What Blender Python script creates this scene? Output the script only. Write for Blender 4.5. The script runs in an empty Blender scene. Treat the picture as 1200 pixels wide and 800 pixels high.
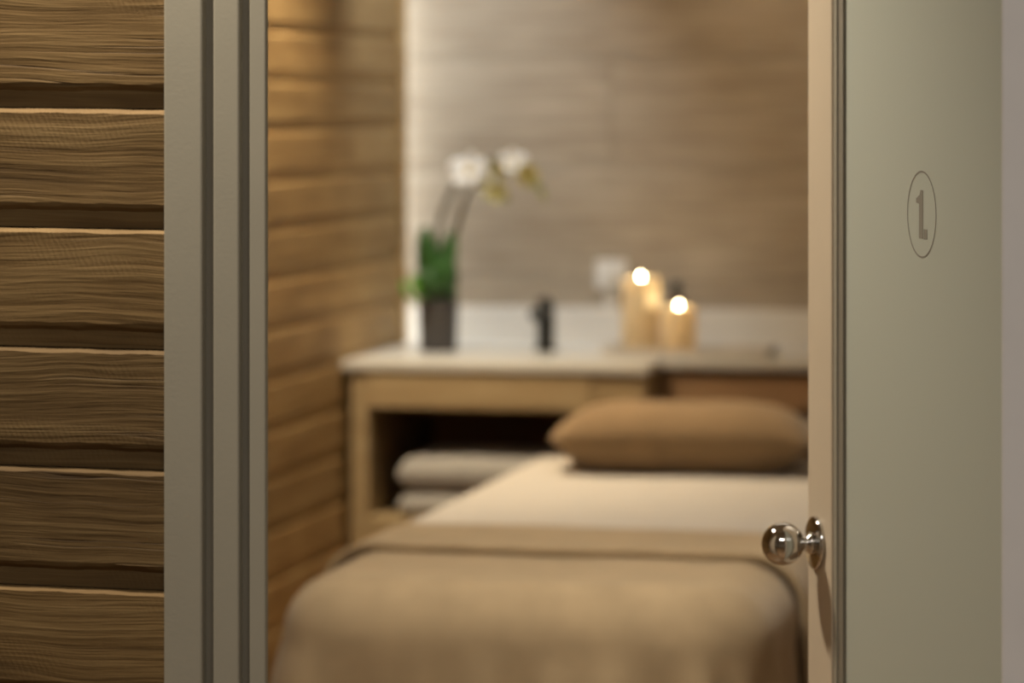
import bpy, bmesh, math, random
from math import sin, cos, pi, radians as R
from mathutils import Vector, Matrix, noise

random.seed(7)
SC = bpy.context.scene
COL = SC.collection

# ------------------------------------------------------------------ camera
cam_data = bpy.data.cameras.new('camera')
cam = bpy.data.objects.new('camera', cam_data)
COL.objects.link(cam)
cam.location = (0, 0, 1.52)
cam.rotation_euler = (R(90), 0, R(12.407))
cam_data.sensor_width = 36
cam_data.lens = 120
cam_data.shift_y = -0.2333
cam_data.clip_start = 0.05
cam_data.dof.use_dof = True
cam_data.dof.focus_distance = 3.52
cam_data.dof.aperture_fstop = 4.2
SC.camera = cam

# ------------------------------------------------------------------ world, exposure
world = bpy.data.worlds.new('world'); SC.world = world
world.use_nodes = True
world.node_tree.nodes['Background'].inputs[0].default_value = (1.0, 0.92, 0.80, 1)
world.node_tree.nodes['Background'].inputs[1].default_value = 0.02
SC.view_settings.view_transform = 'Standard'
SC.view_settings.look = 'None'
SC.view_settings.exposure = 0.0
SC.view_settings.gamma = 1.0
SC.view_settings.use_curve_mapping = False

# ------------------------------------------------------------------ lamps
WARM = (1.0, 0.79, 0.52); SOFT = (1.0, 0.87, 0.69); NEUTRAL = (1.0, 0.95, 0.87)

def spot(name, loc, target, power, angle, color, blend=0.6, size=0.05):
    l = bpy.data.lights.new(name, 'SPOT')
    l.energy = power; l.color = color; l.spot_size = R(angle); l.spot_blend = blend
    l.shadow_soft_size = size
    o = bpy.data.objects.new(name, l); COL.objects.link(o)
    o.location = loc
    d = Vector(target) - Vector(loc)
    o.rotation_euler = d.to_track_quat('-Z', 'Y').to_euler()
    return o

def area(name, loc, rot, size, power, color):
    l = bpy.data.lights.new(name, 'AREA')
    l.energy = power; l.color = color; l.shape = 'RECTANGLE'
    l.size, l.size_y = size
    o = bpy.data.objects.new(name, l); COL.objects.link(o)
    o.location = loc; o.rotation_euler = rot
    return o

# treatment room: recessed downlights, added fills, and a light strip in the slot where the plank wall stops short of the back wall
spot('downlight_plank_wall', (-2.11, 7.45, 2.53), (-2.18, 7.42, 0), 195, 98, WARM, 0.8, 0.04)
spot('orchid_fill', (-1.98, 8.30, 2.53), (-2.12, 8.95, 1.15), 52, 70, (0.92, 0.97, 1.0), 1.0, 0.05)  # added neutral fill, brightens the flowers and the left of the back wall
spot('counter_warm_fill', (-1.05, 8.10, 2.53), (-1.05, 8.95, 1.85), 23, 130, WARM, 1.0, 0.05)  # added lamp, unseen, warms the right of the back wall
spot('downlight_bed_foot', (-1.2, 5.55, 2.53), (-1.2, 6.05, 0.7), 70, 68, SOFT, 0.9, 0.12)
spot('downlight_bed_head', (-1.25, 7.25, 2.53), (-1.2, 7.1, 0.7), 18, 62, SOFT, 0.9, 0.12)
spot('downlight_entrance', (-1.60, 4.10, 2.53), (-0.85, 4.2, 1.0), 190, 110, SOFT, 0.8, 0.10)
area('fill_room', (-0.9, 6.2, 2.54), (0, 0, 0), (1.2, 1.2), 5, SOFT)  # unseen soft source, added as general fill
area('slot_light_strip', (-2.385, 8.95, 1.40), (0, R(-90), 0), (2.2, 0.04), 5.0, (0.90, 0.96, 1.0))
# hall: one grazing downlight over the planks, one soft overhead fill added for ambient light
spot('downlight_hall_planks', (-1.20, 3.00, 2.53), (-1.20, 3.06, 0), 165, 62, SOFT, 0.8, 0.03)
area('fill_hall', (-0.35, 1.2, 2.54), (0, 0, 0), (1.2, 0.6), 26, (1.0, 0.95, 0.87))

# ------------------------------------------------------------------ materials
def new_mat(name):
    m = bpy.data.materials.new(name); m.use_nodes = True
    nt = m.node_tree
    for n in list(nt.nodes): nt.nodes.remove(n)
    out = nt.nodes.new('ShaderNodeOutputMaterial')
    b = nt.nodes.new('ShaderNodeBsdfPrincipled')
    nt.links.new(b.outputs[0], out.inputs[0])
    return m, nt, b, out

def N(nt, typ, **kw):
    n = nt.nodes.new(typ)
    for k, v in kw.items():
        if k in n.inputs: n.inputs[k].default_value = v
        else: setattr(n, k, v)
    return n

def ramp(nt, stops):
    r = nt.nodes.new('ShaderNodeValToRGB')
    e = r.color_ramp.elements
    while len(e) < len(stops): e.new(0.5)
    for i, (p, c) in enumerate(stops):
        e[i].position = p; e[i].color = (*c, 1)
    return r

def coords(nt, scale, random_offset=True):
    """object coordinates, stretched, shifted per object so alike pieces differ"""
    tc = nt.nodes.new('ShaderNodeTexCoord')
    v = tc.outputs['Object']
    if random_offset:
        oi = nt.nodes.new('ShaderNodeObjectInfo')
        mul = N(nt, 'ShaderNodeMath', operation='MULTIPLY'); mul.inputs[1].default_value = 37.0
        nt.links.new(oi.outputs['Random'], mul.inputs[0])
        add = N(nt, 'ShaderNodeVectorMath', operation='ADD')
        nt.links.new(v, add.inputs[0]); nt.links.new(mul.outputs[0], add.inputs[1])
        v = add.outputs[0]
    mp = nt.nodes.new('ShaderNodeMapping'); mp.inputs['Scale'].default_value = scale
    nt.links.new(v, mp.inputs['Vector'])
    return mp.outputs[0]

def simple(name, color, rough=0.5, metal=0.0, bump=0.0, bscale=200.0, vary=0.06, spec=0.5):
    m, nt, b, out = new_mat(name)
    nz = N(nt, 'ShaderNodeTexNoise', Scale=bscale * 0.05, Detail=4.0)
    nt.links.new(coords(nt, (1, 1, 1), False), nz.inputs['Vector'])
    c0 = [max(0, c * (1 - vary)) for c in color]; c1 = [min(1, c * (1 + vary)) for c in color]
    rp = ramp(nt, [(0.3, c0), (0.7, c1)])
    nt.links.new(nz.outputs[0], rp.inputs[0]); nt.links.new(rp.outputs[0], b.inputs['Base Color'])
    b.inputs['Roughness'].default_value = rough; b.inputs['Metallic'].default_value = metal
    b.inputs['Specular IOR Level'].default_value = spec
    if bump:
        n2 = N(nt, 'ShaderNodeTexNoise', Scale=bscale, Detail=3.0)
        nt.links.new(coords(nt, (1, 1, 1), False), n2.inputs['Vector'])
        bp = N(nt, 'ShaderNodeBump', Strength=bump, Distance=0.002)
        nt.links.new(n2.outputs[0], bp.inputs['Height']); nt.links.new(bp.outputs[0], b.inputs['Normal'])
    return m

def wood(name, dark, mid, light, rough=0.65, relief=0.5, sawn=0.0, grain=1.0, cracks=False):
    m, nt, b, out = new_mat(name)
    # broad grain, bent along the board
    warp = N(nt, 'ShaderNodeTexNoise', Scale=2.2, Detail=2.0)
    nt.links.new(coords(nt, (1.6, 1, 3.0)), warp.inputs['Vector'])
    base = coords(nt, (1.0, 1.0, 1.0))
    wv = N(nt, 'ShaderNodeVectorMath', operation='SCALE'); wv.inputs['Scale'].default_value = 0.034
    nt.links.new(warp.outputs['Color'], wv.inputs[0])
    ad = N(nt, 'ShaderNodeVectorMath', operation='ADD')
    nt.links.new(base, ad.inputs[0]); nt.links.new(wv.outputs[0], ad.inputs[1])
    def stretched(sc, scale, detail, rough_=0.6):
        mp = nt.nodes.new('ShaderNodeMapping'); mp.inputs['Scale'].default_value = sc
        nt.links.new(ad.outputs[0], mp.inputs['Vector'])
        z = N(nt, 'ShaderNodeTexNoise', Scale=scale, Detail=detail, Roughness=rough_)
        nt.links.new(mp.outputs[0], z.inputs['Vector'])
        return z.outputs[0]
    g1 = stretched((0.5, 1, 14 * grain), 2.2, 5.0)
    g2 = stretched((2.0, 2, 85 * grain), 2.0, 4.0, 0.7)
    g3 = stretched((1.2, 1, 3.0), 4.0, 3.0)
    mx = N(nt, 'ShaderNodeMix', data_type='FLOAT'); mx.inputs[0].default_value = 0.40
    nt.links.new(g1, mx.inputs[2]); nt.links.new(g2, mx.inputs[3])
    mx2 = N(nt, 'ShaderNodeMix', data_type='FLOAT'); mx2.inputs[0].default_value = 0.30
    nt.links.new(mx.outputs[0], mx2.inputs[2]); nt.links.new(g3, mx2.inputs[3])
    rp = ramp(nt, [(0.34, dark), (0.5, mid), (0.66, light)])
    nt.links.new(mx2.outputs[0], rp.inputs[0])
    # each board its own tone
    oi = nt.nodes.new('ShaderNodeObjectInfo')
    hv = N(nt, 'ShaderNodeHueSaturation')
    mr = N(nt, 'ShaderNodeMapRange'); mr.inputs['To Min'].default_value = 0.82; mr.inputs['To Max'].default_value = 1.15
    nt.links.new(oi.outputs['Random'], mr.inputs[0]); nt.links.new(mr.outputs[0], hv.inputs['Value'])
    nt.links.new(rp.outputs[0], hv.inputs['Color'])
    nt.links.new(hv.outputs[0], b.inputs['Base Color'])
    b.inputs['Roughness'].default_value = rough
    b.inputs['Specular IOR Level'].default_value = 0.25
    h = N(nt, 'ShaderNodeMath', operation='ADD')
    m1 = N(nt, 'ShaderNodeMath', operation='MULTIPLY'); m1.inputs[1].default_value = 0.38
    nt.links.new(g2, m1.inputs[0])
    nt.links.new(m1.outputs[0], h.inputs[0]); nt.links.new(g1, h.inputs[1])
    height = h.outputs[0]
    if sawn:
        # rough saw marks: slanted fine ridges that come and go
        mp = nt.nodes.new('ShaderNodeMapping'); mp.inputs['Rotation'].default_value = (0, R(24), 0)
        nt.links.new(coords(nt, (1, 1, 1)), mp.inputs['Vector'])
        w = N(nt, 'ShaderNodeTexWave', Scale=60.0, Distortion=4.0, Detail=3.0); w.bands_direction = 'X'
        w.inputs['Detail Scale'].default_value = 2.0
        nt.links.new(mp.outputs[0], w.inputs['Vector'])
        mask = N(nt, 'ShaderNodeTexNoise', Scale=3.0, Detail=2.0)
        nt.links.new(coords(nt, (1.4, 1, 5)), mask.inputs['Vector'])
        mrp = ramp(nt, [(0.52, (0, 0, 0)), (0.62, (1, 1, 1))])
        nt.links.new(mask.outputs[0], mrp.inputs[0])
        mm = N(nt, 'ShaderNodeMath', operation='MULTIPLY')
        nt.links.new(w.outputs['Fac'], mm.inputs[0]); nt.links.new(mrp.outputs[0], mm.inputs[1])
        m3 = N(nt, 'ShaderNodeMath', operation='MULTIPLY_ADD'); m3.inputs[1].default_value = sawn
        nt.links.new(mm.outputs[0], m3.inputs[0]); nt.links.new(height, m3.inputs[2])
        height = m3.outputs[0]
    if cracks:
        # long thin checks that open along the grain
        ck = stretched((0.9, 1, 46), 1.6, 3.0, 0.5)
        ab = N(nt, 'ShaderNodeMath', operation='SUBTRACT'); ab.inputs[1].default_value = 0.5
        nt.links.new(ck, ab.inputs[0])
        ab2 = N(nt, 'ShaderNodeMath', operation='ABSOLUTE'); nt.links.new(ab.outputs[0], ab2.inputs[0])
        mk = N(nt, 'ShaderNodeTexNoise', Scale=2.5, Detail=2.0); nt.links.new(coords(nt, (1.2, 1, 6)), mk.inputs['Vector'])
        mkr = ramp(nt, [(0.50, (0, 0, 0)), (0.60, (1, 1, 1))]); nt.links.new(mk.outputs[0], mkr.inputs[0])
        cr = ramp(nt, [(0.0, (1, 1, 1)), (0.022, (0, 0, 0))]); nt.links.new(ab2.outputs[0], cr.inputs[0])
        cm = N(nt, 'ShaderNodeMath', operation='MULTIPLY'); nt.links.new(cr.outputs[0], cm.inputs[0]); nt.links.new(mkr.outputs[0], cm.inputs[1])
        sb = N(nt, 'ShaderNodeMath', operation='MULTIPLY_ADD'); sb.inputs[1].default_value = -0.35
        nt.links.new(cm.outputs[0], sb.inputs[0]); nt.links.new(height, sb.inputs[2])
        height = sb.outputs[0]
        dk = N(nt, 'ShaderNodeMix', data_type='RGBA'); dk.inputs[7].default_value = (0.03, 0.017, 0.008, 1)
        cmm = N(nt, 'ShaderNodeMath', operation='MULTIPLY'); cmm.inputs[1].default_value = 0.75
        nt.links.new(cm.outputs[0], cmm.inputs[0]); nt.links.new(cmm.outputs[0], dk.inputs[0])
        nt.links.new(hv.outputs[0], dk.inputs[6]); nt.links.new(dk.outputs[2], b.inputs['Base Color'])
    bp = N(nt, 'ShaderNodeBump', Strength=relief, Distance=0.006)
    nt.links.new(height, bp.inputs['Height']); nt.links.new(bp.outputs[0], b.inputs['Normal'])
    return m

def cloth(name, color, weave=420.0, vary=0.10, sheen=0.2):
    m, nt, b, out = new_mat(name)
    w1 = N(nt, 'ShaderNodeTexWave', Scale=weave / 6.0); w1.bands_direction = 'X'
    w2 = N(nt, 'ShaderNodeTexWave', Scale=weave / 6.0); w2.bands_direction = 'Y'
    c = coords(nt, (1, 1, 1), False)
    nt.links.new(c, w1.inputs['Vector']); nt.links.new(c, w2.inputs['Vector'])
    nz = N(nt, 'ShaderNodeTexNoise', Scale=14.0, Detail=5.0)
    nt.links.new(c, nz.inputs['Vector'])
    rp = ramp(nt, [(0.3, [x * (1 - vary) for x in color]), (0.7, [min(1, x * (1 + vary)) for x in color])])
    nt.links.new(nz.outputs[0], rp.inputs[0]); nt.links.new(rp.outputs[0], b.inputs['Base Color'])
    ad = N(nt, 'ShaderNodeMath', operation='ADD')
    nt.links.new(w1.outputs['Fac'], ad.inputs[0]); nt.links.new(w2.outputs['Fac'], ad.inputs[1])
    bp = N(nt, 'ShaderNodeBump', Strength=0.15, Distance=0.001)
    nt.links.new(ad.outputs[0], bp.inputs['Height']); nt.links.new(bp.outputs[0], b.inputs['Normal'])
    b.inputs['Roughness'].default_value = 0.9; b.inputs['Specular IOR Level'].default_value = 0.15
    b.inputs['Sheen Weight'].default_value = sheen
    return m

M = {}
M['plank_hall'] = wood('weathered_plank', (0.050, 0.0285, 0.0095), (0.130, 0.079, 0.029), (0.212, 0.141, 0.060), 0.75, 0.45, 0.045, cracks=True)
M['plank_room'] = wood('honey_plank', (0.26, 0.160, 0.064), (0.425, 0.285, 0.128), (0.56, 0.41, 0.20), 0.6, 0.45)
M['oak'] = wood('pale_oak', (0.25, 0.180, 0.098), (0.345, 0.262, 0.150), (0.42, 0.335, 0.205), 0.55, 0.15)
M['oak_dark'] = wood('brown_oak', (0.26, 0.16, 0.085), (0.36, 0.23, 0.13), (0.44, 0.29, 0.17), 0.55, 0.15)
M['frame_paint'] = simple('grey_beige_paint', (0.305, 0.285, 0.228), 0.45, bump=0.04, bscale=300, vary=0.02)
M['frame_light'] = simple('pale_paint_hall_lit', (0.90, 0.89, 0.885), 0.45, bump=0.04, bscale=300, vary=0.02)  # pale casing paint, lightened further for the cooler hall light on it
M['leaf_paint'] = simple('door_leaf_paint', (0.56, 0.475, 0.36), 0.4, bump=0.04, bscale=300, vary=0.02)
M['seal_shade'] = simple('seal_groove_shade', (0.19, 0.17, 0.13), 0.7)  # glazing seal colour, also stands in for shade in the lining grooves
M['plaster'] = simple('warm_plaster', (0.55, 0.48, 0.39), 0.8, bump=0.05, bscale=150)
M['ceiling'] = simple('ceiling_paint', (0.75, 0.71, 0.64), 0.8, bump=0.03)
M['floor'] = wood('floor_boards', (0.12, 0.07, 0.035), (0.2, 0.12, 0.06), (0.28, 0.17, 0.09), 0.45, 0.1)
M['stone'] = simple('white_counter_stone', (0.60, 0.595, 0.56), 0.35, bump=0.0, bscale=120, vary=0.03)
M['upstand'] = simple('upstand_stone_lightened', (0.86, 0.835, 0.78), 0.35, bump=0.0, bscale=120, vary=0.03)  # worktop stone again, colour raised in place of light on the upstand
M['blanket'] = cloth('tan_blanket', (0.42, 0.325, 0.205), 420, 0.08)
M['sheet'] = cloth('cream_sheet', (0.56, 0.53, 0.485), 600, 0.03)
M['pillow'] = cloth('brown_pillow_linen', (0.25, 0.168, 0.09), 420, 0.08)
M['mattress'] = simple('cream_vinyl', (0.6, 0.52, 0.42), 0.5)
M['towel'] = cloth('white_terry', (0.40, 0.395, 0.385), 300, 0.05, 0.5)
M['chrome'] = simple('polished_chrome', (0.60, 0.59, 0.57), 0.06, 1.0, vary=0.0)
M['black_metal'] = simple('matt_black_metal', (0.025, 0.03, 0.032), 0.4)
M['pot'] = simple('dark_grey_glazed_pot', (0.055, 0.05, 0.05), 0.2, vary=0.15)
M['bark'] = simple('bark_chips', (0.10, 0.06, 0.035), 0.9, bump=0.6, bscale=60, vary=0.4)
M['leaf'] = simple('orchid_leaf_green', (0.035, 0.11, 0.025), 0.35, vary=0.3)
M['leaf_young'] = simple('young_leaf_green', (0.16, 0.42, 0.05), 0.4, vary=0.2)
M['stem'] = simple('orchid_stem', (0.12, 0.11, 0.07), 0.5, vary=0.2)
M['petal'] = simple('white_petal', (0.86, 0.83, 0.76), 0.6, vary=0.04)
M['petal_green'] = simple('yellow_green_petal', (0.62, 0.60, 0.26), 0.6, vary=0.15)
M['bud'] = simple('green_bud', (0.34, 0.36, 0.10), 0.5, vary=0.15)
M['root'] = simple('pale_air_root', (0.62, 0.58, 0.48), 0.6)
M['lip'] = simple('yellow_lip', (0.60, 0.45, 0.10), 0.5)
M['tray'] = simple('pale_grey_tray', (0.62, 0.59, 0.54), 0.4)
M['tray_dark'] = simple('tray_handle_grey', (0.20, 0.175, 0.15), 0.4)
M['white_plastic'] = simple('white_plastic', (0.82, 0.80, 0.76), 0.35)
M['brown_bottle'] = simple('dark_brown_glass', (0.06, 0.025, 0.008), 0.15)
M['wick'] = simple('charred_wick', (0.02, 0.015, 0.01), 0.9)
M['etch'] = simple('etched_grey_mark', (0.215, 0.20, 0.165), 0.6)

# back wall stone: long horizontal streaks
def streak_stone():
    m, nt, b, out = new_mat('streaked_travertine')
    a = N(nt, 'ShaderNodeTexNoise', Scale=2.0, Detail=6.0, Roughness=0.65)
    nt.links.new(coords(nt, (1.8, 1, 30)), a.inputs['Vector'])
    c = N(nt, 'ShaderNodeTexNoise', Scale=3.0, Detail=3.0)
    nt.links.new(coords(nt, (1.2, 1, 2.5)), c.inputs['Vector'])
    mx = N(nt, 'ShaderNodeMix', data_type='FLOAT'); mx.inputs[0].default_value = 0.35
    nt.links.new(a.outputs[0], mx.inputs[2]); nt.links.new(c.outputs[0], mx.inputs[3])
    rp = ramp(nt, [(0.32, (0.30, 0.24, 0.172)), (0.5, (0.41, 0.345, 0.262)), (0.68, (0.52, 0.455, 0.36))])
    nt.links.new(mx.outputs[0], rp.inputs[0]); nt.links.new(rp.outputs[0], b.inputs['Base Color'])
    b.inputs['Roughness'].default_value = 0.55
    bp = N(nt, 'ShaderNodeBump', Strength=0.2, Distance=0.003)
    nt.links.new(a.outputs[0], bp.inputs['Height']); nt.links.new(bp.outputs[0], b.inputs['Normal'])
    return m
M['streak'] = streak_stone()

def frosted():
    m, nt, b, out = new_mat('frosted_glass')
    b.inputs['Base Color'].default_value = (0.63, 0.665, 0.60, 1)
    b.inputs['Roughness'].default_value = 0.28
    tr = N(nt, 'ShaderNodeBsdfTranslucent'); tr.inputs[0].default_value = (0.66, 0.69, 0.60, 1)
    mx = N(nt, 'ShaderNodeMixShader'); mx.inputs[0].default_value = 0.35
    nt.links.new(b.outputs[0], mx.inputs[1]); nt.links.new(tr.outputs[0], mx.inputs[2])
    nt.links.new(mx.outputs[0], out.inputs[0])
    nz = N(nt, 'ShaderNodeTexNoise', Scale=900.0, Detail=2.0)
    nt.links.new(coords(nt, (1, 1, 1), False), nz.inputs['Vector'])
    bp = N(nt, 'ShaderNodeBump', Strength=0.05, Distance=0.0005)
    nt.links.new(nz.outputs[0], bp.inputs['Height']); nt.links.new(bp.outputs[0], b.inputs['Normal'])
    return m
M['frosted'] = frosted()

def wax():
    m, nt, b, out = new_mat('ivory_wax')
    b.inputs['Base Color'].default_value = (0.86, 0.77, 0.57, 1)
    b.inputs['Roughness'].default_value = 0.5
    tr = N(nt, 'ShaderNodeBsdfTranslucent'); tr.inputs[0].default_value = (0.92, 0.74, 0.42, 1)
    mx = N(nt, 'ShaderNodeMixShader'); mx.inputs[0].default_value = 0.22
    nt.links.new(b.outputs[0], mx.inputs[1]); nt.links.new(tr.outputs[0], mx.inputs[2])
    nt.links.new(mx.outputs[0], out.inputs[0])
    return m
M['wax'] = wax()

def flame_mat():
    m, nt, b, out = new_mat('candle_flame')
    e = N(nt, 'ShaderNodeEmission', Strength=80.0); e.inputs[0].default_value = (1.0, 0.80, 0.46, 1)
    nt.links.new(e.outputs[0], out.inputs[0])
    return m
M['flame'] = flame_mat()

# ------------------------------------------------------------------ builders
def link(name, me, mat, parent=None, smooth=False):
    if mat is not None and not me.materials: me.materials.append(M[mat])
    if smooth:
        for p in me.polygons: p.use_smooth = True
    o = bpy.data.objects.new(name, me); COL.objects.link(o)
    if parent is not None: o.parent = parent
    return o

def obj(name, bm, mat, parent=None, smooth=False):
    bmesh.ops.recalc_face_normals(bm, faces=bm.faces[:])
    me = bpy.data.meshes.new(name); bm.to_mesh(me); bm.free()
    return link(name, me, mat, parent, smooth)

def tag(o, label=None, cat=None, group=None, kind=None):
    if label: o['label'] = label
    if cat: o['category'] = cat
    if group: o['group'] = group
    if kind: o['kind'] = kind
    return o

def thing(name, label, cat, loc=(0, 0, 0), rz=0.0, group=None):
    o = bpy.data.objects.new(name, None); COL.objects.link(o)
    o.location = loc; o.rotation_euler = (0, 0, rz); o.empty_display_size = 0.05
    return tag(o, label, cat, group)

def add_box(bm, x0, x1, y0, y1, z0, z1, bevel=0.0, seg=2):
    r = bmesh.ops.create_cube(bm, size=1.0)
    vs = r['verts']
    for v in vs:
        v.co = Vector((x0 + (v.co.x + .5) * (x1 - x0), y0 + (v.co.y + .5) * (y1 - y0), z0 + (v.co.z + .5) * (z1 - z0)))
    if bevel:
        es = set(e for v in vs for e in v.link_edges)
        bmesh.ops.bevel(bm, geom=list(es), offset=bevel, segments=seg, profile=0.5, affect='EDGES')

def box(name, mat, b, parent=None, bevel=0.0, seg=2):
    bm = bmesh.new(); add_box(bm, *b, bevel=bevel, seg=seg)
    return obj(name, bm, mat, parent)

def lathe_bm(profile, seg=32, axis='Z', bm=None, org=(0, 0, 0)):
    """profile: list of (radius, height)"""
    bm = bm or bmesh.new(); rings = []
    for (r, h) in profile:
        if r < 1e-6:
            rings.append([bm.verts.new((org[0], org[1], org[2] + h))])
        else:
            rings.append([bm.verts.new((org[0] + r * cos(2 * pi * k / seg), org[1] + r * sin(2 * pi * k / seg), org[2] + h)) for k in range(seg)])
    for a, b in zip(rings, rings[1:]):
        for k in range(seg):
            k2 = (k + 1) % seg
            if len(a) == 1 and len(b) == 1: continue
            if len(a) == 1: bm.faces.new((a[0], b[k], b[k2]))
            elif len(b) == 1: bm.faces.new((a[k], b[0], a[k2]))
            else: bm.faces.new((a[k], b[k], b[k2], a[k2]))
    return bm

def tube_bm(pts, radii, seg=10, bm=None):
    bm = bm or bmesh.new(); rings = []
    pts = [Vector(p) for p in pts]
    up = Vector((0, 1, 0.03))
    for i, p in enumerate(pts):
        t = (pts[min(i + 1, len(pts) - 1)] - pts[max(i - 1, 0)]).normalized()
        a = t.cross(up).normalized(); b = t.cross(a).normalized()
        r = radii[i] if isinstance(radii, (list, tuple)) else radii
        rings.append([bm.verts.new(p + (a * cos(2 * pi * k / seg) + b * sin(2 * pi * k / seg)) * r) for k in range(seg)])
    for a, b in zip(rings, rings[1:]):
        for k in range(seg):
            bm.faces.new((a[k], a[(k + 1) % seg], b[(k + 1) % seg], b[k]))
    bm.faces.new(rings[0]); bm.faces.new(rings[-1])
    return bm

def smooth_path(pts, n=6):
    P = [Vector(p) for p in pts]; out = []
    for i in range(len(P) - 1):
        p0, p1, p2, p3 = P[max(i - 1, 0)], P[i], P[i + 1], P[min(i + 2, len(P) - 1)]
        for k in range(n):
            t = k / n
            out.append(0.5 * ((2 * p1) + (p2 - p0) * t + (2 * p0 - 5 * p1 + 4 * p2 - p3) * t * t + (3 * p1 - p0 - 3 * p2 + p3) * t ** 3))
    out.append(P[-1]); return out

# ------------------------------------------------------------------ the setting
XL, XR, YB, YF, ZC = -2.26, 0.50, 9.00, 3.283, 2.55        # room: left, right, back, front wall (room side), ceiling
HXL, HXR, HYR = -2.6, 1.6, -1.6                            # hall

tag(box('floor', 'floor', (HXL - .1, HXR + .1, HYR - .1, YB + .1, -0.05, 0.0)), kind='structure')
tag(box('ceiling', 'ceiling', (HXL - .1, HXR + .1, HYR - .1, YB + .1, ZC, ZC + 0.05)), kind='structure')

PITCH = 0.117
def plank_mesh(name, length, segs=1, seed=0.0):
    """shiplap board along +X, face towards -Y; recessed lip below, chamfered ledge on top, edges hand-worn"""
    prof = [(0, 0), (-.0140, 0), (-.0135, .0165), (-.0180, .0205), (-.020, .0240), (-.020, .1115), (-.0155, .1160), (0, .1165)]
    bm = bmesh.new(); n = len(prof); rings = []
    for k in range(segs + 1):
        x = length * k / segs; ring = []
        for i, (y, z) in enumerate(prof):
            if segs > 1 and i in (2, 3, 4, 5):
                w = noise.noise(Vector((x * 22, i // 2 * 3.1, seed))) * .6 + noise.noise(Vector((x * 70, i // 2 * 5.7, seed + 9))) * .4
                z += .0022 * w; y += .0010 * w
            ring.append(bm.verts.new((x, y, z)))
        rings.append(ring)
    for a, b in zip(rings, rings[1:]):
        for i in range(n):
            q = (i + 1) % n
            bm.faces.new((a[i], a[q], b[q], b[i]))
    bm.faces.new(rings[0]); bm.faces.new(rings[-1])
    bmesh.ops.recalc_face_normals(bm, faces=bm.faces[:])
    me = bpy.data.meshes.new(name); bm.to_mesh(me); bm.free()
    return me

YP = 8.905                                                  # the plank wall stops here, a lit slot beyond it
# wall_left (room): carrier + boards
wl = tag(box('wall_left', 'plaster', (XL - .12, XL - .02, YF, YP, 0, ZC)), kind='structure')
me_in = plank_mesh('plank_room', YP - YF - .034); me_in.materials.append(M['plank_room'])
z = 1.4506 - 12 * PITCH
rows = 0
while z + PITCH < ZC - 0.001:
    if z > 0.0:
        o = link('plank', me_in, None, wl)
        o.location = (XL - .02, YF + .002, z); o.rotation_euler = (0, 0, R(90))
    z += PITCH; rows += 1

tag(box('trim_4', 'plank_room', (XL - .03, XL + .012, YP - .028, YP, 0, ZC - .001), bevel=.002), kind='structure')

# wall_back: large streaked stone tiles with hairline joints
tag(box('wall_slot', 'plaster', (XL - .24, XL - .14, YP - .15, YB + .1, 0, ZC)), kind='structure')
wb = tag(box('wall_back', 'plaster', (XL - .14, XR + .1, YB + .012, YB + .1, 0, ZC)), kind='structure')
tile_cache = {}
zs = [0.0, 0.45, 0.745, 1.045, 1.345, 1.645, 1.945, 2.245, ZC]
for r in range(len(zs) - 1):
    xs = [XL - .138, -1.705, -0.505, XR - .002] if r % 2 == 0 else [XL - .138, -1.105, 0.095, XR - .002]
    for x0, x1 in zip(xs, xs[1:]):
        key = (round(x1 - x0, 4), round(zs[r + 1] - zs[r], 4))
        if key not in tile_cache:
            bm = bmesh.new(); add_box(bm, .001, key[0] - .001, -.012, 0, .001, key[1] - .001, bevel=.001, seg=1)
            bmesh.ops.recalc_face_normals(bm, faces=bm.faces[:])
            me = bpy.data.meshes.new('tile'); bm.to_mesh(me); bm.free(); me.materials.append(M['streak'])
            tile_cache[key] = me
        o = link('tile', tile_cache[key], None, wb)
        o.location = (x0, YB + .012, zs[r])

tag(box('wall_right', 'plaster', (XR, XR + .1, YF, YB + .1, 0, ZC)), kind='structure')

# wall_front: between hall and room, with the doorway
YH = 3.183                                                  # hall-side carrier plane
OPL, OPR, OPT = -0.984, -0.195, 2.12
bm = bmesh.new()
add_box(bm, HXL, OPL, YH, YF, 0, ZC); add_box(bm, OPR, HXR, YH, YF, 0, ZC); add_box(bm, OPL, OPR, YH, YF, OPT, ZC)
wf = tag(obj('wall_front', bm, 'plaster'), kind='structure')
outs = [plank_mesh('plank_hall', 1.45, 160, 3.7 * k) for k in range(4)]
for me in outs: me.materials.append(M['plank_hall'])
row = 0
TILT = R(0.55)
z = 1.515 - 12 * PITCH
while z + PITCH < ZC - 0.002:
    if z > 0.012:
        o = link('plank', outs[row % 4], None, wf); row += 1
        # boards run a touch out of level towards the door
        o.location = (-1.0415 - 1.45 * cos(TILT), YH, z + (1.45 - .10) * sin(TILT) - PITCH)
        o.rotation_euler = (0, TILT, 0)
    z += PITCH
# hall walls behind and beside the camera
tag(box('wall_hall_left', 'plaster', (HXL - .1, HXL, HYR, YH, 0, ZC)), kind='structure')
tag(box('wall_hall_right', 'plaster', (HXR, HXR + .1, HYR, YH, 0, ZC)), kind='structure')
tag(box('wall_hall_rear', 'plaster', (HXL - .1, HXR + .1, HYR - .1, HYR, 0, ZC)), kind='structure')

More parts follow.
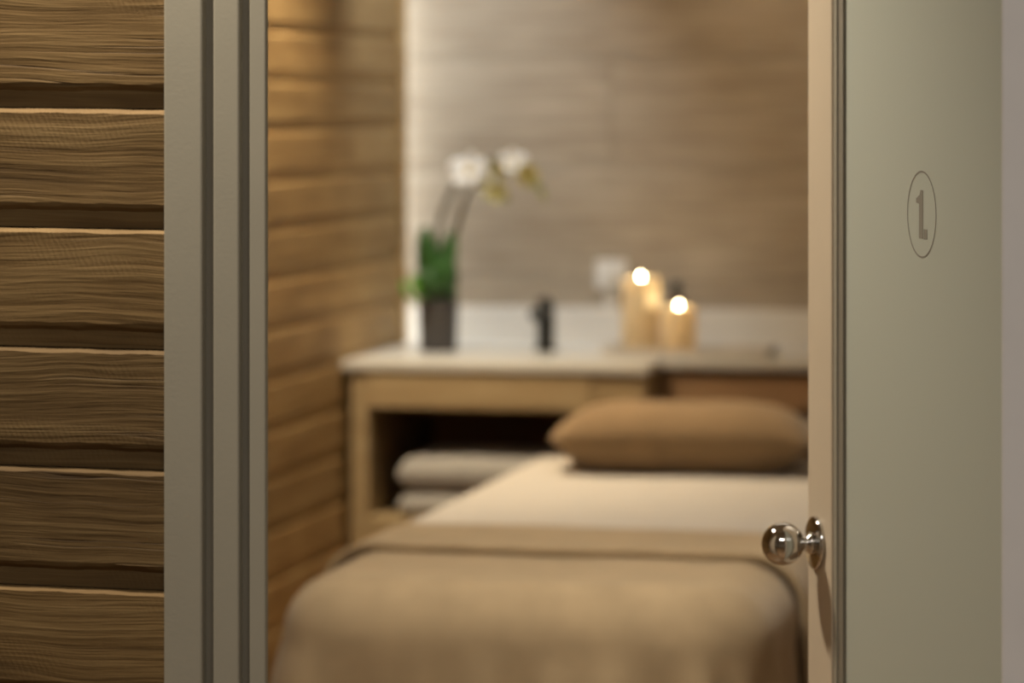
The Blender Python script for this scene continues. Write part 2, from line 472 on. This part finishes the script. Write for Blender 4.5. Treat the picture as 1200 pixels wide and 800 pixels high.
# door lining, latch side: casing board, frame board and stop, groove shade put into dark strips between
FY = 3.155
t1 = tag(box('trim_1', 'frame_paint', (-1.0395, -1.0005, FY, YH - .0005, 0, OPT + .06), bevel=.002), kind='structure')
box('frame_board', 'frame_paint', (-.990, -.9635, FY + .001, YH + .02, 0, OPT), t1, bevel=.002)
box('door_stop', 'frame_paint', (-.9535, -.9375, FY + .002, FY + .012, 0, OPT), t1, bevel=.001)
box('seal_shade', 'seal_shade', (-1.0005, -.990, FY + .013, YH - .0005, 0, OPT), t1)
box('seal_shade', 'seal_shade', (-.9635, -.9535, FY + .013, YH + .005, 0, OPT), t1)
# hinge side: paler casing, hall light put into its colour
t2 = tag(box('trim_2', 'frame_light', (-.234, -.150, FY, YH - .0005, 0, OPT + .06), bevel=.002), kind='structure')
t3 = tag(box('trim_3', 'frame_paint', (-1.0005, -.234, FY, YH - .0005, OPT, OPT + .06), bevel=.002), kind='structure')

# ------------------------------------------------------------------ door leaf, open into the room
# local axes: X from hinge to latch edge, -Y is the outer face
HINGE = (-0.1868, 3.2363, 0)
ANG = math.atan2(0.9075, -0.42)
LW, LT, LH = 0.785, 0.040, 2.10
S0 = 0.04                                                    # offset of the hinge along the leaf line
door = bpy.data.objects.new('door_1', None); COL.objects.link(door)
door.location = HINGE; door.rotation_euler = (0, 0, ANG); door['kind'] = 'structure'
# with this turn the outer (hall) side of the leaf is local +Y
LA = 0.825 - S0; LB = 0.735 - S0; LC = 0.724 - S0; LD = 0.708 - S0
box('latch_stile', 'leaf_paint', (LB + .001, LA, -LT, 0, .01, LH), door, bevel=.0015)
box('hinge_stile', 'leaf_paint', (0, .130, -LT, 0, .01, LH), door, bevel=.0015)
box('bottom_rail', 'leaf_paint', (.130, LB + .001, -LT, 0, .01, .14), door, bevel=.0015)
box('top_rail', 'leaf_paint', (.130, LB + .001, -LT, 0, LH - .10, LH), door, bevel=.0015)
box('glazing_bead', 'frame_paint', (LC, LB - .001, -LT + .004, -.002, .14, LH - .10), door, bevel=.001)
box('glazing_seal', 'seal_shade', (LD, LC, -LT + .01, -.0045, .14, LH - .10), door)
glass = box('glass_pane', 'frosted', (.132, LD, -.016, -.008, .142, LH - .102), door)
glass['label'] = 'grey green frosted glass pane'
# engraved door number: ring, "1" and full stop
def ring_bm(cx, cz, r, w, y, t=.0003, seg=96):
    bm = bmesh.new(); V = []
    for k in range(seg):
        a = 2 * pi * k / seg
        V.append([bm.verts.new((cx + q * cos(a), yy, cz + q * sin(a))) for q in (r - w, r) for yy in (y, y + t)])
    for k in range(seg):
        a, b = V[k], V[(k + 1) % seg]
        bm.faces.new((a[1], a[3], b[3], b[1])); bm.faces.new((a[0], a[1], b[1], b[0])); bm.faces.new((a[3], a[2], b[2], b[3]))
        bm.faces.new((a[2], a[0], b[0], b[2]))
    return bm
def poly_bm(pts, y, t=.0003):
    bm = bmesh.new()
    a = [bm.verts.new((x, y, z)) for x, z in pts]; b = [bm.verts.new((x, y + t, z)) for x, z in pts]
    n = len(pts)
    bm.faces.new(a); bm.faces.new(b)
    for i in range(n): bm.faces.new((a[i], a[(i + 1) % n], b[(i + 1) % n], b[i]))
    return bm
NS, NZ, NY = 0.4497 - S0, 1.402, -.0079
obj('number_ring', ring_bm(NS, NZ, .0460, .0017, NY), 'etch', glass)
# leaf X runs right to left as seen from the hall, so mirrored: left in view = +X
def mv(u, v): return (NS - u, NZ + v)
obj('number_one', poly_bm([mv(*p) for p in [(-.0080, -.0255), (.0045, -.0255), (.0045, .0255), (-.0035, .0255), (-.0060, .0205),
                                            (-.0170, .0165), (-.0170, .0120), (-.0080, .0110)]], NY), 'etch', glass)
obj('number_stop', poly_bm([mv(*p) for p in [(.0068, -.0260), (.0175, -.0260), (.0175, -.0155), (.0068, -.0155)]], NY), 'etch', glass)
# ball knob on a round rose
KX, KZ = 0.789 - S0, 1.013
def lathe_y(profile, seg=40):
    bm = lathe_bm(profile, seg)
    bmesh.ops.transform(bm, matrix=Matrix.Translation((KX, 0, KZ)) @ Matrix.Rotation(R(-90), 4, 'X'), verts=bm.verts[:])
    return bm
BC = 0.0415; BR = 0.0245
ball = [(0.0085, BC - BR * .93)]
a0 = math.asin(-.93)
ball = [(BR * cos(a), BC + BR * sin(a)) for a in [R(-64) + (R(90) - R(-64)) * k / 18 for k in range(18)]] + [(0, BC + BR)]
knob = obj('door_knob', lathe_y([(0, BC - BR * .6)] + ball), 'chrome', door, True)
knob['label'] = 'polished chrome ball knob'
obj('rose', lathe_y([(0, 0.0002), (.0305, 0.0002), (.0308, .003), (.0300, .0052), (.0285, .0062), (.0105, .0068), (0, .0068)]), 'chrome', knob, True)
obj('neck', lathe_y([(0, .0065), (.0128, .0065), (.0128, .0100), (.0118, .0115), (.0092, .0130), (.0085, .0180), (.0105, .0205), (0, .0210)], 28), 'chrome', knob, True)

# ------------------------------------------------------------------ counter along the back wall
ZT = 0.872; YC0 = 8.268
bm = bmesh.new()
YC1 = 8.47                                                   # right part set back
pl = [(XL + .002, YC0), (-1.478, YC0), (-1.478, YC1), (XR - .002, YC1), (XR - .002, YB - .022), (XL + .002, YB - .022)]
f = bm.faces.new([bm.verts.new((x, y, ZT - .022)) for x, y in pl])
r_ = bmesh.ops.extrude_face_region(bm, geom=[f])
for v in r_['geom']:
    if isinstance(v, bmesh.types.BMVert): v.co.z = ZT
bmesh.ops.bevel(bm, geom=bm.edges[:], offset=.0025, segments=2, profile=.5, affect='EDGES')
ct = obj('countertop', bm, 'stone')
tag(ct, 'long white stone worktop along the streaked back wall', 'worktop')
bs = box('backsplash', 'upstand', (XL + .002, XR - .002, YB - .021, YB - .001, ZT - .022, .97), bevel=.002)
tag(bs, 'low white upstand behind the worktop', 'backsplash')

ZB = ZT - .0225
ca = thing('open_cabinet', 'pale oak open cabinet with drawer holding folded towels', 'cabinet', (-1.87, 8.6, .43))
def P(name, mat, b, parent, bevel=.003):
    loc = parent.location
    return box(name, mat, (b[0] - loc.x, b[1] - loc.x, b[2] - loc.y, b[3] - loc.y, b[4] - loc.z, b[5] - loc.z), parent, bevel)
ya, yb = YC0 + .012, YB - .003
P('side_panel', 'oak', (XL + .025, -2.190, ya, yb, .481, ZB), ca)
P('side_panel', 'oak', (-1.620, -1.486, ya, yb, .481, ZB), ca)
P('bottom_shelf', 'oak', (XL + .025, -1.486, ya, yb, .412, .480), ca)
P('back_panel', 'oak_dark', (-2.189, -1.621, yb - .015, yb, .481, ZB), ca)
dr = P('drawer_front', 'oak', (-2.189, -1.621, ya - .004, ya + .018, .755, ZB - .003), ca)
P('drawer_box', 'oak_dark', (-2.175, -1.635, ya + .019, yb - .03, .765, ZB - .01), ca)
cb = thing('recessed_cabinet', 'darker brown cabinet with a set back drawer beside the oak one', 'cabinet', (-.5, 8.6, .43))
yc = YC1 + .02
P('side_panel', 'oak_dark', (-1.476, -1.440, yc, yb, .50, ZB), cb)
P('side_panel', 'oak_dark', (XR - .035, XR - .005, yc, yb, .50, ZB), cb)
P('bottom_shelf', 'oak_dark', (-1.476, XR - .005, yc, yb, .432, .499), cb)
P('back_panel', 'oak_dark', (-1.439, XR - .036, yb - .015, yb, .50, ZB), cb)
P('drawer_front', 'oak_dark', (-1.439, -.46, yc - .002, yc + .018, .752, ZB - .018), cb)
P('drawer_front', 'oak_dark', (-.455, XR - .036, yc - .002, yc + .018, .752, ZB - .018), cb)

# folded towels
def towel(name, label, x0, x1, y0, y1, z0, th, seed):
    """a towel folded in layers: rounded fold on the left end, soft edges"""
    bm = bmesh.new(); rnd = random.Random(seed)
    n, layers = 14, 1
    NX, NY_ = 26, 14
    def sec(u, v):
        ex = min(1.0, (1 - abs(u)) * (x1 - x0) / 2 / (th * .5)); ey = min(1.0, (1 - abs(v)) * (y1 - y0) / 2 / (th * .45))
        hx = math.sqrt(max(0, 1 - (1 - ex) ** 2)); hy = math.sqrt(max(0, 1 - (1 - ey) ** 2))
        return min(hx, hy) if min(hx, hy) < 1 else 1.0
    top, bot = {}, {}
    def warp(t): return math.copysign(1 - (1 - abs(t)) ** 1.7, t)
    for i in range(NX + 1):
        for j in range(NY_ + 1):
            u, v = warp(-1 + 2 * i / NX), warp(-1 + 2 * j / NY_)
            h = sec(u, v) * th / 2
            x = (x0 + x1) / 2 + u * (x1 - x0) / 2; y = (y0 + y1) / 2 + v * (y1 - y0) / 2
            w = .0035 * noise.noise(Vector((x * 9 + seed, y * 9, 0)))
            top[i, j] = bm.verts.new((x, y, z0 + th / 2 + h + (w if h > th * .3 else 0)))
            edge = i in (0, NX) or j in (0, NY_)
            bot[i, j] = top[i, j] if edge else bm.verts.new((x, y, z0 + th / 2 - h))
    for i in range(NX):
        for j in range(NY_):
            bm.faces.new((top[i, j], top[i + 1, j], top[i + 1, j + 1], top[i, j + 1]))
            q = [bot[i, j], bot[i, j + 1], bot[i + 1, j + 1], bot[i + 1, j]]
            if len(set(q)) == 4 and not all(v in top.values() for v in q):
                try: bm.faces.new(q)
                except ValueError: pass
    o = obj(name, bm, 'towel', None, True)
    return tag(o, label, 'towel', 'folded towels in the open cabinet')
towel('folded_towel', 'folded white towel at the bottom of the pair in the cabinet', -2.118, -1.64, ya + .012, ya + .36, .4810, .058, 3)
towel('folded_towel', 'thicker folded white towel on top of the pair in the cabinet', -2.118, -1.65, ya + .010, ya + .35, .5430, .090, 8)

# ------------------------------------------------------------------ massage bed
BX0, BX1, BY0, BY1, BZ = -1.606, -0.800, 5.475, 7.58, .708
bx_c = (BX0 + BX1) / 2
bed = thing('massage_bed', 'padded massage bed made up with sheet and blanket', 'bed', (bx_c, (BY0 + BY1) / 2, 0))
P('mattress', 'mattress', (BX0 + .045, BX1 - .045, BY0 + .085, BY1 - .03, BZ - .10, BZ), bed, .03)
P('base', 'oak_dark', (BX0 + .08, BX1 - .08, BY0 + .13, BY1 - .10, .32, BZ - .101), bed, .01)
for sx in (0, 1):
    for sy in (0, 1):
        x = BX0 + .08 if sx == 0 else BX1 - .15; y = BY0 + .14 if sy == 0 else BY1 - .21
        P('leg', 'oak_dark', (x, x + .07, y, y + .07, 0, .319), bed, .005)

def drape_profile(off, rad, top, drop, n_top=10, n_arc=8, n_drop=12):
    """(distance inward from the edge, z) from the middle outwards; returns list of (s, z, fall)"""
    out = []
    for k in range(n_arc + 1):
        a = (pi / 2) * k / n_arc
        out.append((off - rad + rad * sin(a), top - rad + rad * cos(a), 0.0))
    for k in range(1, n_drop + 1):
        f = k / n_drop
        out.append((off, top - rad - (drop - rad) * f, f))
    return out

def drape(name, mat, y_foot, y_end, off, rad, top, drop, foot=True, corner=.10, fold=0.02, parent=None, seed=1.0):
    """cloth laid over the bed: U-shaped outline (left side, foot, right side), falls down on all three"""
    path = []                                                 # (px, py, nx, ny, spine point)
    x0, x1 = BX0, BX1
    step = .02
    def side(y): return y
    ys = []
    yy = y_end
    y_c = y_foot + corner if foot else y_foot
    n = max(2, int((y_end - y_c) / step))
    for k in range(n + 1): path.append((x0, y_end - (y_end - y_c) * k / n, -1, 0))
    if foot:
        for k in range(1, 13):
            a = (pi / 2) * k / 12
            path.append((x0 + corner - corner * cos(a), y_foot + corner - corner * sin(a), -cos(a), -sin(a)))
        m = int((x1 - x0 - 2 * corner) / step)
        for k in range(1, m + 1): path.append((x0 + corner + (x1 - x0 - 2 * corner) * k / m, y_foot, 0, -1))
        for k in range(1, 13):
            a = (pi / 2) * k / 12
            path.append((x1 - corner + corner * sin(a), y_foot + corner - corner * cos(a), sin(a), -cos(a)))
        for k in range(1, n + 1): path.append((x1, y_c + (y_end - y_c) * k / n, 1, 0))
    prof = drape_profile(off, rad, top, drop)
    bm = bmesh.new(); rows = []
    hw = (x1 - x0) / 2
    def ripple(px, py, f):
        q = px * 1.0 + py * .8
        r = noise.noise(Vector((q * 13 * 1.0, seed, 0))) * .7 + noise.noise(Vector((q * 27, seed + 5, f * .6))) * .45
        return fold * r * min(1, f * 4.5) + .025 * f
    if foot:
        for (px, py, nx, ny) in path:
            sx = bx_c; sy = max(py, y_foot + hw) if ny > -.5 else y_foot + hw
            if abs(nx) < .999: sy = y_foot + hw
            row = []
            S = Vector((sx + (px - sx) * .12, sy, 0)); E = Vector((px + nx * (off - rad), py + ny * (off - rad), 0))
            for k in range(12):
                t = k / 12
                p = S.lerp(E, t)
                w = .0035 * noise.noise(Vector((p.x * 5, p.y * 5, seed)))
                row.append(bm.verts.new((p.x, p.y, top + w * (1 - t ** 4))))
            for (s, z_, f) in prof:
                d = s + ripple(px, py, f)
                row.append(bm.verts.new((px + nx * d, py + ny * d, z_)))
            rows.append(row)
        # close the middle
        L = len(rows)
        for i in range(L // 2):
            a, b = rows[i][0], rows[i + 1][0]; c, d = rows[L - 2 - i][0], rows[L - 1 - i][0]
            vs = []
            for v in (a, b, c, d):
                if v not in vs: vs.append(v)
            if len(vs) >= 3 and i + 1 <= L - 2 - i:
                try: bm.faces.new(vs)
                except ValueError: pass
    else:
        cross = []
        m = 30
        lp = prof[::-1]
        ny_ = max(2, int((y_end - y_foot) / step))
        for k in range(ny_ + 1):
            y = y_foot + (y_end - y_foot) * k / ny_
            row = []
            for (s, z_, f) in lp: row.append(bm.verts.new((x0 - s - ripple(x0, y, f), y, z_)))
            for q in range(1, m):
                x = (x0 - (off - rad)) + (x1 - x0 + 2 * (off - rad)) * q / m
                row.append(bm.verts.new((x, y, top + .003 * noise.noise(Vector((x * 5, y * 5, seed))))))
            for (s, z_, f) in prof: row.append(bm.verts.new((x1 + s + ripple(x1, y, f), y, z_)))
            rows.append(row)
    for a, b in zip(rows, rows[1:]):
        for k in range(len(a) - 1):
            try: bm.faces.new((a[k], a[k + 1], b[k + 1], b[k]))
            except ValueError: pass
    bmesh.ops.remove_doubles(bm, verts=bm.verts[:], dist=1e-5)
    o = obj(name, bm, mat, parent, True)
    return o

sheet = drape('bed_sheet', 'sheet', 6.1405, BY1 - .01, .006, .024, BZ + .0095, .20, foot=False, fold=.004, seed=3.3)
s_ = sheet.modifiers.new('thickness', 'SOLIDIFY'); s_.thickness = .003; s_.offset = -1
tag(sheet, 'smooth cream sheet over the head half of the massage bed', 'sheet')
blanket = drape('blanket', 'blanket', BY0, 6.09, .018, .105, BZ + .018, .46, foot=True, corner=.12, fold=.042, seed=1.7)
s_ = blanket.modifiers.new('thickness', 'SOLIDIFY'); s_.thickness = .006; s_.offset = -1
tag(blanket, 'tan woven blanket draped over the foot of the massage bed', 'blanket')
cuff = drape('folded_cuff', 'blanket', 5.852, 6.14, .036, .105, BZ + .034, .46, foot=False, fold=.006, parent=blanket, seed=1.7)
s_ = cuff.modifiers.new('thickness', 'SOLIDIFY'); s_.thickness = .014; s_.offset = -1
b_ = cuff.modifiers.new('round', 'BEVEL'); b_.width = .0055; b_.segments = 3; b_.limit_method = 'ANGLE'; b_.angle_limit = R(50)

# pillow
def pillow():
    W, D, H = .290, .168, .076
    bm = bmesh.new(); NX, NYv = 40, 24
    top, bot = {}, {}
    def wp(t): return math.copysign(1 - (1 - abs(t)) ** 1.6, t)
    for i in range(NX + 1):
        for j in range(NYv + 1):
            u, v = wp(-1 + 2 * i / NX), wp(-1 + 2 * j / NYv)
            f = (1 - abs(u) ** 5) ** .85 * (1 - abs(v) ** 2.6) ** .55
            # corners pull in a little
            px = W * u * (1 - .05 * (abs(v) ** 3)); py = D * v * (1 - .16 * abs(u) ** 3)
            w = .004 * noise.noise(Vector((px * 14, py * 14, 2)))
            top[i, j] = bm.verts.new((px, py, H * f + w * f))
            edge = i in (0, NX) or j in (0, NYv)
            bot[i, j] = top[i, j] if edge else bm.verts.new((px, py, max(-.0705, -.090 * f)))
    for i in range(NX):
        for j in range(NYv):
            bm.faces.new((top[i, j], top[i + 1, j], top[i + 1, j + 1], top[i, j + 1]))
            q = [bot[i, j], bot[i, j + 1], bot[i + 1, j + 1], bot[i + 1, j]]
            try: bm.faces.new(q)
            except ValueError: pass
    o = obj('pillow', bm, 'pillow', None, True)
    o.location = (-1.235, 7.385, BZ + .0095 + .0725); o.rotation_euler = (0, 0, R(1.5))
    return tag(o, 'plump brown fabric pillow at the head of the massage bed', 'pillow')
pillow()

# ------------------------------------------------------------------ orchid in a pot
OX, OY = -2.097, 8.64
orc = thing('potted_orchid', 'white flowering orchid in a dark grey pot on the worktop', 'plant', (OX, OY, ZT))
obj('pot', lathe_bm([(0, .0005), (.046, .0005), (.049, .004), (.053, .132), (.054, .135), (.050, .135), (.048, .120), (0, .118)], 36), 'pot', orc, True)
obj('potting_bark', lathe_bm([(0, .1185), (.0475, .1205), (.035, .128), (.015, .131), (0, .132)], 24), 'bark', orc)

def leaf_bm(base, tip, width, droop=.02, twist=0.0):
    base, tip = Vector(base), Vector(tip)
    n = 12; bm = bmesh.new()
    d = tip - base
    side = d.cross(Vector((0.25, 1, .1))).normalized()
    side = Matrix.Rotation(twist, 3, d.normalized()) @ side
    nor = side.cross(d).normalized()
    L, C, Rr = [], [], []
    for k in range(n + 1):
        t = k / n
        w = width * (sin(pi * min(1, .12 + t * .88)) ** .6) * (1 if t < .98 else .4)
        p = base + d * t + nor * (-droop * 4 * t * (1 - t)) + Vector((0, 0, -droop * t * t))
        L.append(bm.verts.new(p - side * w + nor * w * .25)); C.append(bm.verts.new(p)); Rr.append(bm.verts.new(p + side * w + nor * w * .25))
    for k in range(n):
        bm.faces.new((L[k], C[k], C[k + 1], L[k + 1])); bm.faces.new((C[k], Rr[k], Rr[k + 1], C[k + 1]))
    return bm
def leaf(b, t, w, mat='leaf', droop=.02, twist=0.0):
    o = obj('leaf', leaf_bm(b, t, w, droop, twist), mat, orc, True)
    m_ = o.modifiers.new('thickness', 'SOLIDIFY'); m_.thickness = .0025
    return o
leaf((-.008, 0, .125), (-.036, -.01, .350), .034, twist=.2)
leaf((.012, 0, .125), (.042, -.005, .340), .034, twist=-.2)
leaf((-.002, .01, .125), (-.010, .03, .275), .036)
leaf((.005, -.012, .125), (.026, -.03, .270), .034, twist=.3)
leaf((-.008, -.015, .125), (-.028, -.03, .240), .032, twist=-.3)
leaf((.010, .012, .125), (.034, .03, .245), .032)
leaf((-.010, -.01, .126), (-.092, -.045, .158), .030, 'leaf_young', -.018)
leaf((-.012, .005, .126), (-.075, .01, .185), .026, 'leaf_young', -.012)
leaf((.010, -.008, .126), (.050, -.04, .175), .022, 'leaf', -.010)

def stem(pts, r0, r1):
    P_ = smooth_path(pts, 6)
    return obj('stem', tube_bm(P_, [r0 + (r1 - r0) * i / (len(P_) - 1) for i in range(len(P_))], 8), 'stem', orc, True)
stem([(-.004, 0, .125), (-.010, 0, .24), (.004, 0, .34), (.040, 0, .425), (.085, -.005, .478), (.140, -.010, .500), (.200, -.015, .492), (.255, -.02, .450), (.285, -.02, .412)], .0085, .0040)
stem([(.010, .004, .125), (.030, .01, .25), (.050, .012, .34), (.075, .01, .410), (.110, .005, .440), (.150, 0, .438), (.185, -.005, .405)], .0085, .0040)
obj('support_stick', tube_bm([(.016, .012, .12), (.050, .016, .30), (.076, .014, .412)], .0022, 6), 'root', orc, True)
obj('air_root', tube_bm(smooth_path([(-.030, -.02, .122), (-.062, -.03, .150), (-.074, -.03, .200), (-.066, -.025, .225)], 5), .0055, 8), 'root', orc, True)

def petal_bm(w, l):
    bm = bmesh.new(); n = 6; rows = []
    for i in range(n + 1):
        t = i / n
        ww = w * sin(pi * (.10 + .84 * t)) ** .7
        rows.append([bm.verts.new((x * ww, -.006 * (t ** 2) + .004 * x * x, t * l)) for x in (-1, -.5, 0, .5, 1)])
    for a, b in zip(rows, rows[1:]):
        for k in range(4): bm.faces.new((a[k], a[k + 1], b[k + 1], b[k]))
    bmesh.ops.recalc_face_normals(bm, faces=bm.faces[:])
    me = bpy.data.meshes.new('petal'); bm.to_mesh(me); bm.free()
    for p in me.polygons: p.use_smooth = True
    return me
pm = {('petal', 0): petal_bm(.021, .040), ('petal', 1): petal_bm(.013, .038), ('petal_green', 0): petal_bm(.019, .036), ('petal_green', 1): petal_bm(.012, .034)}
for (mname, k), me in pm.items(): me.materials.append(M[mname])
def flower(loc, rot, mat, scale=1.0):
    bm = bmesh.new()
    bmesh.ops.create_uvsphere(bm, u_segments=10, v_segments=6, radius=.0075)
    bmesh.ops.scale(bm, vec=(1, 1.5, 1.15), verts=bm.verts[:])
    fo = obj('flower', bm, 'lip', orc, True)
    fo.location = loc; fo.rotation_euler = rot; fo.scale = (scale,) * 3
    for a, k in ((0, 1), (72, 0), (144, 1), (216, 1), (288, 0)):
        p = link('petal', pm[mat, k], None, fo)
        p.rotation_euler = (R(14), R(a), 0)
    return fo
flower((.088, -.022, .468), (R(-32), 0, R(-8)), 'petal', 1.4)
flower((.120, -.025, .442), (R(-25), R(15), R(14)), 'petal', .85)
flower((.205, -.030, .492), (R(-30), 0, R(20)), 'petal', 1.0)
flower((.150, -.022, .420), (R(-10), R(25), R(30)), 'petal_green', 1.05)
flower((.165, -.026, .478), (R(15), R(-20), R(30)), 'petal_green', .9)
flower((.240, -.028, .462), (R(10), R(40), R(35)), 'petal_green', 1.0)
for (loc, s) in (((.264, -.02, .435), 1.0), ((.279, -.02, .417), .85), ((.286, -.02, .402), .7), ((.182, -.008, .398), .9)):
    o = obj('bud', lathe_bm([(0, -.014), (.006, -.010), (.009, -.002), (.0075, .006), (.003, .012), (0, .014)], 12), 'bud', orc, True)
    o.location = loc; o.scale = (s,) * 3; o.rotation_euler = (0, R(35), 0)

# ------------------------------------------------------------------ black tap
tp = thing('basin_tap', 'matt black mixer tap with short spout on the worktop', 'tap', (-1.8325, 8.74, ZT))
obj('body', lathe_bm([(0, .0005), (.030, .0005), (.030, .006), (.023, .008), (.023, .125), (.021, .128), (0, .128)], 28), 'black_metal', tp, True)
sp = box('spout', 'black_metal', (-.017, .017, -.135, -.018, .092, .116), tp, bevel=.006)
obj('aerator', lathe_bm([(0, .084), (.010, .084), (.010, .0925), (0, .0925)], 20, org=(0, -.122, 0)), 'black_metal', tp, True)
lv = box('lever', 'black_metal', (-.010, .010, -.075, .012, .1295, .1395), tp, bevel=.004)

# white wall fixture with short stem
wfx = thing('wall_socket', 'small white socket plate on the stone wall above the upstand', 'socket', (-1.706, YB - .0005, 1.02))
box('plate', 'white_plastic', (-.042, .042, -.010, 0, 0, .078), wfx, bevel=.003)
box('plug', 'white_plastic', (-.018, .018, -.040, -.0105, .012, .056), wfx, bevel=.005)
box('cable_duct', 'white_plastic', (-.016, .016, -.014, 0, -.0495, -.001), wfx, bevel=.002)

# ------------------------------------------------------------------ tray, candles, bottle
tr = thing('serving_tray', 'narrow pale grey tray under the candles on the worktop', 'tray', (-1.435, 8.645, ZT))
box('tray_base', 'tray', (-.215, .215, -.085, .085, .0005, .008), tr, bevel=.002)
for s in (-1, 1):
    box('tray_rim', 'tray', (-.215, .215, s * .081 - .004, s * .081 + .004, .0085, .020), tr, bevel=.002)
    e = box('tray_handle', 'tray_dark' if s > 0 else 'tray', (s * .211 - .005, s * .211 + .005, -.076, .076, .0085, .024), tr, bevel=.003)

def candle(label, x, y, r, h, light_power, drip):
    c = thing('pillar_candle', label, 'candle', (x, y, ZT + .0085), 0, 'lit pillar candles on the tray')
    w = .006
    obj('wax', lathe_bm([(0, 0), (r - .002, 0), (r, .002), (r, h - .004), (r - .002, h), (r - w, h - .002), (r - w - .002, h - .030), (r * .5, h - .036), (0, h - .037)], 40), 'wax', c, True)
    obj('wick', tube_bm([(0, 0, h - .037), (.0005, 0, h - .022), (.002, 0, h - .010)], .0012, 6), 'wick', c)
    fl = obj('flame', lathe_bm([(0, -.006), (.0025, -.004), (.0034, -.001), (.0030, .003), (.0018, .006), (.0008, .009), (0, .010)], 14), 'flame', c, True)
    fl.location = (.001, 0, h + .002)
    l = bpy.data.lights.new('candle_light', 'POINT'); l.energy = light_power; l.color = (1.0, 0.77, 0.45); l.shadow_soft_size = .012
    lo = bpy.data.objects.new('candle_light', l); COL.objects.link(lo)
    lo.location = (x, y, ZT + .0085 + h + .002)
    return c
candle('tall ivory pillar candle burning on the tray', -1.566, 8.660, .049, 1.068 - ZT - .0085, .35, 0)
candle('short ivory pillar candle burning on the tray', -1.460, 8.618, .044, 0.998 - ZT - .0085, .35, 1)
bt = thing('small_bottle', 'small dark brown bottle tucked behind the two candles', 'bottle', (-1.492, 8.775, ZT))
obj('glass_body', lathe_bm([(0, .0005), (.022, .0005), (.024, .003), (.024, .125), (.018, .140), (.011, .146), (.011, .150), (0, .150)], 24), 'brown_bottle', bt, True)
obj('cap', lathe_bm([(0, .1505), (.0135, .1505), (.0135, .178), (.012, .181), (0, .181)], 20), 'black_metal', bt, True)
